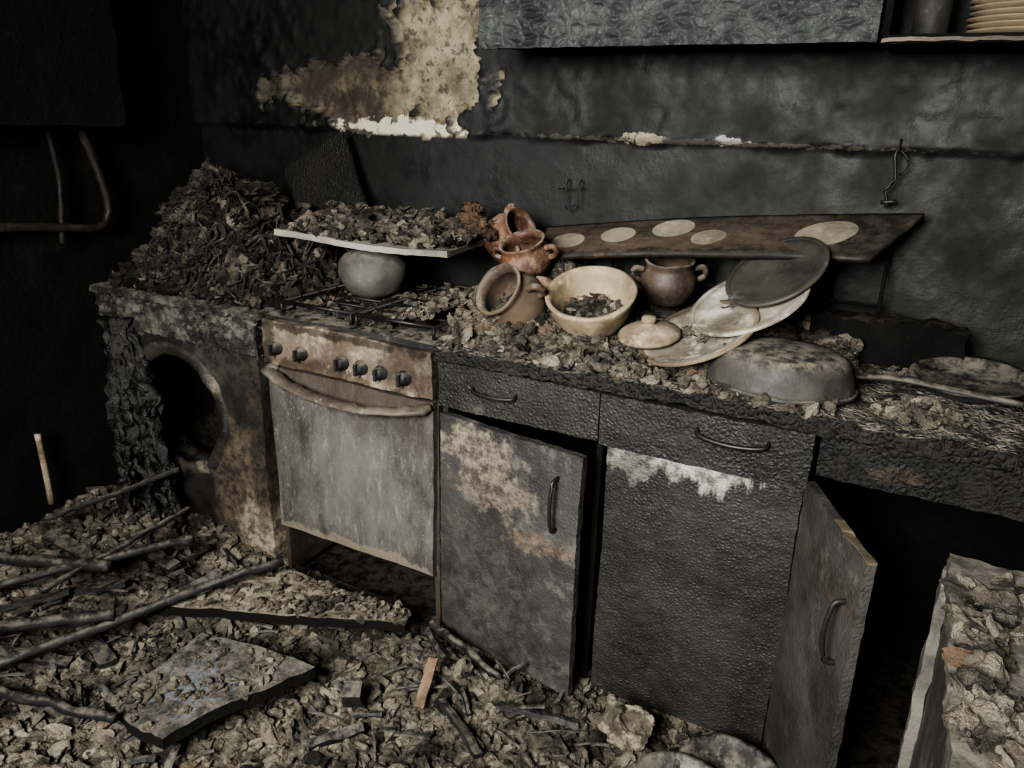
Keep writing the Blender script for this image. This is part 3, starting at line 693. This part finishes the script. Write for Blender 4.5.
lathe('metal_canister',[(0,0),(.032,0),(.034,.003),(.034,.075),(.032,.08),(.030,.085),(.033,.09),(.033,.12),(0,.122)],m_metal,Matrix.Translation((-.075,1.90,1.593)))
P=[]
for i in range(9):
    P.append(lathe('plate_%d'%i,[(0,0),(.05,0),(.095,.008),(.096,.011),(.05,.004),(0,.004)],m_rim,Matrix.Translation((.085+random.uniform(-.003,.003),1.95,1.5925+i*.011))))
group('plate_stack',P,(.085,1.95,1.6))
G=[tubedata([(-.955,2.12,1.25),(-.955,2.10,1.23),(-.955,2.10,1.18),(-.94,2.09,1.165),(-.925,2.10,1.18)],.0022,seg=6,n=4),
   tubedata([(-.915,2.12,1.25),(-.915,2.10,1.23),(-.915,2.10,1.17)],.002,seg=6,n=4),tubedata([(-.98,2.10,1.222),(-.90,2.10,1.23)],.002,seg=6,n=2)]
vs,fs=joindata(G);mkobj('wall_hook',vs,fs,m_handle,True)
G=[tubedata([(-.10,2.10,1.39),(-.105,2.09,1.35),(-.10,2.09,1.30),(-.115,2.09,1.27),(-.105,2.09,1.235)],.004,seg=6,n=4,amp=.004),
   tubedata([(-.10,2.10,1.37),(-.075,2.09,1.34),(-.09,2.09,1.31)],.003,seg=6,n=4),tubedata([(-.12,2.09,1.245),(-.085,2.09,1.25)],.005,seg=6,n=3)]
vs,fs=joindata(G);mkobj('hanging_corkscrew',vs,fs,m_handle,True)
rbox('charred_wall_cabinet',(-2.48,.7,1.36),(-2.30,1.68,2.3),m_soot,step=.03,amp=.008,ns=14)
G=[tubedata([(-2.42,1.60,1.36),(-2.42,1.64,1.22),(-2.42,1.66,1.10),(-2.42,1.62,1.04),(-2.42,1.50,1.05),(-2.42,1.30,1.07),(-2.42,1.0,1.07)],.014,seg=10,n=6,amp=.003),
   tubedata([(-2.43,1.50,1.36),(-2.44,1.52,1.20),(-2.43,1.50,1.08),(-2.43,1.49,1.0)],.009,seg=8,n=6,amp=.003)]
vs,fs=joindata(G);mkobj('wall_pipe',vs,fs,m_pipe,True)
tube('pipe_stub',[(-2.42,1.30,.16),(-2.43,1.305,.30),(-2.425,1.30,.41)],.010,m_tan,seg=10,n=5)
# ---------------------------------------------------------------- floor rubble
def hfz(x,y):
    h=.055+fr(x,y,2.2,5)*.035+fr(x,y,8,2)*.022
    h+=.07*ss(-x,1.5,2.1)*ss(y,.7,1.4)
    h-=.03*ss(x,-.9,-.4)
    h*=ss(y,-1.2,.2)*.7+.3
    if x>-1.66: h*=1-.6*ss(y,1.38,1.5)
    if y>1.56 and -1.63<x<-1.03: return -1
    return max(.004,h)
heap('floor_rubble',-2.47,.12,.60,1.75,hfz,0,24000,.002,.030,m_rubf,step=.009,k=4.2,rgh=.022)
heap('floor_rubble',-2.47,1.4,-.95,.61,hfz,0,1800,.006,.03,m_rubf,step=.05,k=2)
heap('floor_rubble',.12,1.4,.60,1.53,hfz,0,1500,.006,.03,m_rubd,step=.04,k=2)
def slab(name,pts,th,mat,seed,N=26,ash=500):
    a,b,c,d=[V(p) for p in pts];vs=[];fs=[]
    for side in(0,1):
        for i in range(N+1):
            for j in range(N+1):
                s=i/N;t=j/N;p=(a*(1-s)+b*s)*(1-t)+(d*(1-s)+c*s)*t
                p=p+nvec(p,5,seed)*.02+nvec(p,24,seed)*.006+V((0,0,(-th if side==0 else 0)));vs.append(p)
    W=(N+1)**2
    for i in range(N):
        for j in range(N):
            q=[i*(N+1)+j,(i+1)*(N+1)+j,(i+1)*(N+1)+j+1,i*(N+1)+j+1];fs.append([k+W for k in q]);fs.append(q[::-1])
    for i in range(N):
        k=i*(N+1);fs.append([k,k+N+1,k+N+1+W,k+W]);k+=N;fs.append([k+N+1,k,k+W,k+N+1+W])
        k=i;fs.append([k+1,k,k+W,k+1+W]);k=N*(N+1)+i;fs.append([k,k+1,k+1+W,k+W])
    P=[mkobj('panel',vs,fs,mat)]
    parts=[]
    for k in range(ash):
        s=random.uniform(.01,.99);t=random.uniform(.04,.98)
        if noise.noise(V((s*5,t*5,seed)))<-.15: continue
        p=(a*(1-s)+b*s)*(1-t)+(d*(1-s)+c*s)*t;p=p+nvec(p,5,seed)*.02
        z=rsize(.002,.018,3.4);parts.append(chunk((p.x,p.y,p.z+z*.3),z))
    vs,fs=joindata(parts);P.append(mkobj('ash',vs,fs,m_rubf))
    return group(name,P,(a+b+c+d)/4)
def slab_mat(name,c1,c2,blobs=()):
    b=MB(name)
    top=b.mix(b.rng(b.noise(20,5,.75),.35,.6),c1,c2)
    top=b.mix(b.rng(b.noise(60,5,.7),.52,.72,0,.8),top,(36,34,30))
    for (c,r,cc,amp,ns,st) in blobs: top=b.mix(b.math('MULTIPLY',b.blob(c,r,amp,ns),st),top,cc)
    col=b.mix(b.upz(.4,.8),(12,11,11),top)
    return b.done(col,.9,b.math('ADD',b.noise(90,5,.75),b.noise(25,4,.6)),.8,.01,0,.15)
m_slab=slab_mat('ashy_panel',(80,74,65),(136,128,113))
m_slabb=slab_mat('ashy_blue_panel',(54,52,48),(98,93,85),[((-1.33,.95,.15),(.08,.07,9),(104,110,117),1.3,26,.45)])
slab('fallen_panel',[(-1.66,1.10,.155),(-1.03,1.37,.155),(-1.08,1.47,.12),(-1.55,1.42,.13)],.028,m_slab,3,ash=1000)
slab('fallen_panel',[(-1.24,.80,.145),(-1.12,1.14,.165),(-1.46,1.10,.13),(-1.50,.84,.11)],.030,m_slabb,8,ash=520)
S=[]
for i in range(46):
    x=random.uniform(-2.2,-.25);y=random.uniform(.72,1.42);z=hfz(x,y)+.008
    L=random.uniform(.015,.05);w_=L*random.uniform(.4,.9);t=random.uniform(.002,.006)
    bv,bf=boxdata((-L,-w_,-t),(L,w_,t),L*.5)
    M=Matrix.Translation((x,y,z))@Matrix.Rotation(random.uniform(0,6),4,'Z')@Matrix.Rotation(random.gauss(0,.3),4,'X')@Matrix.Rotation(random.gauss(0,.3),4,'Y')
    S.append(([M@(v+nvec(V((v.x,v.y,0)),30,i)*L*.35) for v in bv],bf))
vs,fs=joindata(S);mkobj('broken_panel_shards',vs,fs,m_rubd)
S=[]
for i,(x,y,L,w_,a) in enumerate(((-1.95,1.10,.12,.018,.5),(-1.75,.98,.10,.022,-.3),(-2.05,.95,.14,.02,.9),(-1.70,1.22,.11,.014,1.2),(-1.62,.78,.12,.02,.1),(-1.0,1.05,.07,.012,.8),(-.75,1.20,.09,.010,-.5),(-.62,1.34,.10,.012,.3),(-1.9,1.30,.10,.02,-.2),(-1.85,.85,.13,.016,.4),(-2.15,1.2,.12,.02,.1),(-.95,1.42,.08,.014,-.6))):
    bv,bf=boxdata((-L,-w_,-.006),(L,w_,.006),.015)
    M=Matrix.Translation((x,y,hfz(x,y)+.022))@Matrix.Rotation(a,4,'Z')@Matrix.Rotation(random.gauss(0,.12),4,'Y')@Matrix.Rotation(random.gauss(0,.3),4,'X')
    S.append(([M@(v+nvec(v,25,i)*.007) for v in bv],bf))
vs,fs=joindata(S);mkobj('charred_planks',vs,fs,m_stick)
def stick(name,a,b,r,mat=m_stick,seed=0):
    a=V(a);b=V(b);pts=[a+(b-a)*k/8+nvec(V((k*.7,seed,0)),1)*.012 for k in range(9)]
    return tube(name,pts,r,mat,seg=9,n=3,amp=.006,seed=seed)
stick('charred_pole',(-1.90,.60,.11),(-1.46,1.38,.21),.013,seed=1)
stick('charred_pole',(-2.2,.80,.15),(-1.75,1.32,.22),.012,seed=2)
stick('charred_pole',(-1.95,.98,.17),(-1.85,1.40,.26),.008,seed=3)
stick('charred_pole',(-2.1,.70,.14),(-1.68,1.00,.18),.016,seed=4)
stick('charred_pole',(-1.85,.70,.12),(-1.40,.80,.13),.012,seed=5)
stick('charred_pole',(-1.02,1.48,.10),(-.76,1.40,.08),.010,seed=6)
stick('charred_pole',(-2.3,1.2,.18),(-1.95,1.45,.34),.009,seed=8)
stick('charred_pole',(-2.25,1.0,.17),(-1.85,1.12,.20),.018,seed=10)
G=[]
for i in range(220):
    x=random.uniform(-2.3,-.2);y=random.uniform(.75,1.44);a=random.uniform(0,3.1);L=random.uniform(.03,.15);z=hfz(x,y)+.012
    A=V((x,y,z));B=V((x+math.cos(a)*L,y+math.sin(a)*L*.6,z+random.uniform(-.005,.03)))
    G.append(tubedata([A,(A+B)/2+V((0,0,.004)),B],random.uniform(.002,.009),seg=6,n=3,amp=.003,seed=i,flat=random.choice([1,.5,.3])))
vs,fs=joindata(G);mkobj('charred_wood_splinters',vs,fs,m_stick)
rbox('wood_plank_piece',(-.012,-.06,0),(.012,.06,.010),m_woodl,step=.01,amp=.003,M=Matrix.Translation((-.89,1.27,.10))@Matrix.Rotation(math.radians(14),4,'Z')@Matrix.Rotation(math.radians(35),4,'X'))
vs=[]
for p in I4[0]:
    q=p.copy()
    for pl in (V((.6,-.5,.6)),V((-.7,-.6,.3)),V((0,.3,1)),V((.9,.2,-.2)),V((-.4,-.8,-.3))):
        pn=pl.normalized();d=q.dot(pn)
        if d>.7:q-=pn*(d-.7)
    q=q+nvec(p,1.3,4)*.3+nvec(p,4,2)*.10+nvec(p,10,2)*.04
    vs.append(V((q.x*.066,q.y*.05,q.z*.070))+V((-.415,1.39,.095)))
mkobj('plaster_lump',vs,I4[1],m_rock,True)
rbox('metal_socket_box',(-.022,-.022,-.015),(.022,.022,.025),m_metal,step=.01,amp=.003,M=Matrix.Translation((-1.02,1.15,.10))@Matrix.Rotation(.5,4,'Z')@Matrix.Rotation(.3,4,'X'))
lathe('fallen_pan',[(0,0),(.09,0),(.105,.012),(.115,.026),(.12,.028),(.12,.032),(.11,.030),(.10,.016),(.08,.006),(0,.005)],m_metal,axisM((-.25,1.25,.065),(.05,-.1,1)),amp=.004)
lathe('fallen_pan',[(0,0),(.09,0),(.105,.012),(.115,.026),(.12,.028),(.12,.032),(.11,.030),(.10,.016),(.08,.006),(0,.005)],m_knob,axisM((-.17,1.35,.06),(.1,-.2,1)),amp=.004)
# ---------------------------------------------------------------- foreground unit at right
m_unit=char_mat('scorched_unit_side',dark=(30,28,25),mid=(58,55,50),light=(106,101,92),strength=.6,dist=.008,lightlim=(.5,.66),stretch=(1,1,.35))
m_trim=char_mat('scorched_enamel_trim',dark=(48,46,42),mid=(88,84,77),light=(146,140,129),strength=.6,dist=.006,dust=.3)
P=[rbox('carcass',(.13,.62,.0),(.72,1.24,.76),m_unit,step=.02,amp=.004,ns=18,warp=.008),
 rbox('top_panel',(.115,.60,.765),(.74,1.255,.79),m_trim,step=.010,amp=.006,ns=32,warp=.006),
 rbox('corner_trim',(.112,1.225,.05),(.13,1.245,.77),m_trim,step=.015,amp=.005,ns=24,warp=.007),
 rbox('front_trim',(.112,.62,.05),(.13,.66,.77),m_trim,step=.02,amp=.005,ns=20,warp=.008)]
P.append(heap('top_ash',.125,.73,.61,1.25,lambda x,y:.004+fr(x,y,9,5)*.025,.788,3400,.002,.028,m_rub,step=.008,k=2.8))
group('charred_kitchen_unit',P,(.42,.93,.4))
# ---------------------------------------------------------------- light
w=bpy.data.worlds.new('world');bpy.context.scene.world=w;w.use_nodes=True
w.node_tree.nodes['Background'].inputs[0].default_value=(.75,.85,1,1);w.node_tree.nodes['Background'].inputs[1].default_value=.3
l=bpy.data.lights.new('window_light','AREA');l.shape='RECTANGLE';l.size=1.0;l.size_y=.8;l.energy=142;l.color=(1,.99,.95);l.spread=math.radians(120)
lo=bpy.data.objects.new('window_light',l);bpy.context.collection.objects.link(lo);lo.location=(-.55,-.97,1.85)
lo.rotation_euler=(math.radians(65),0,math.radians(4))
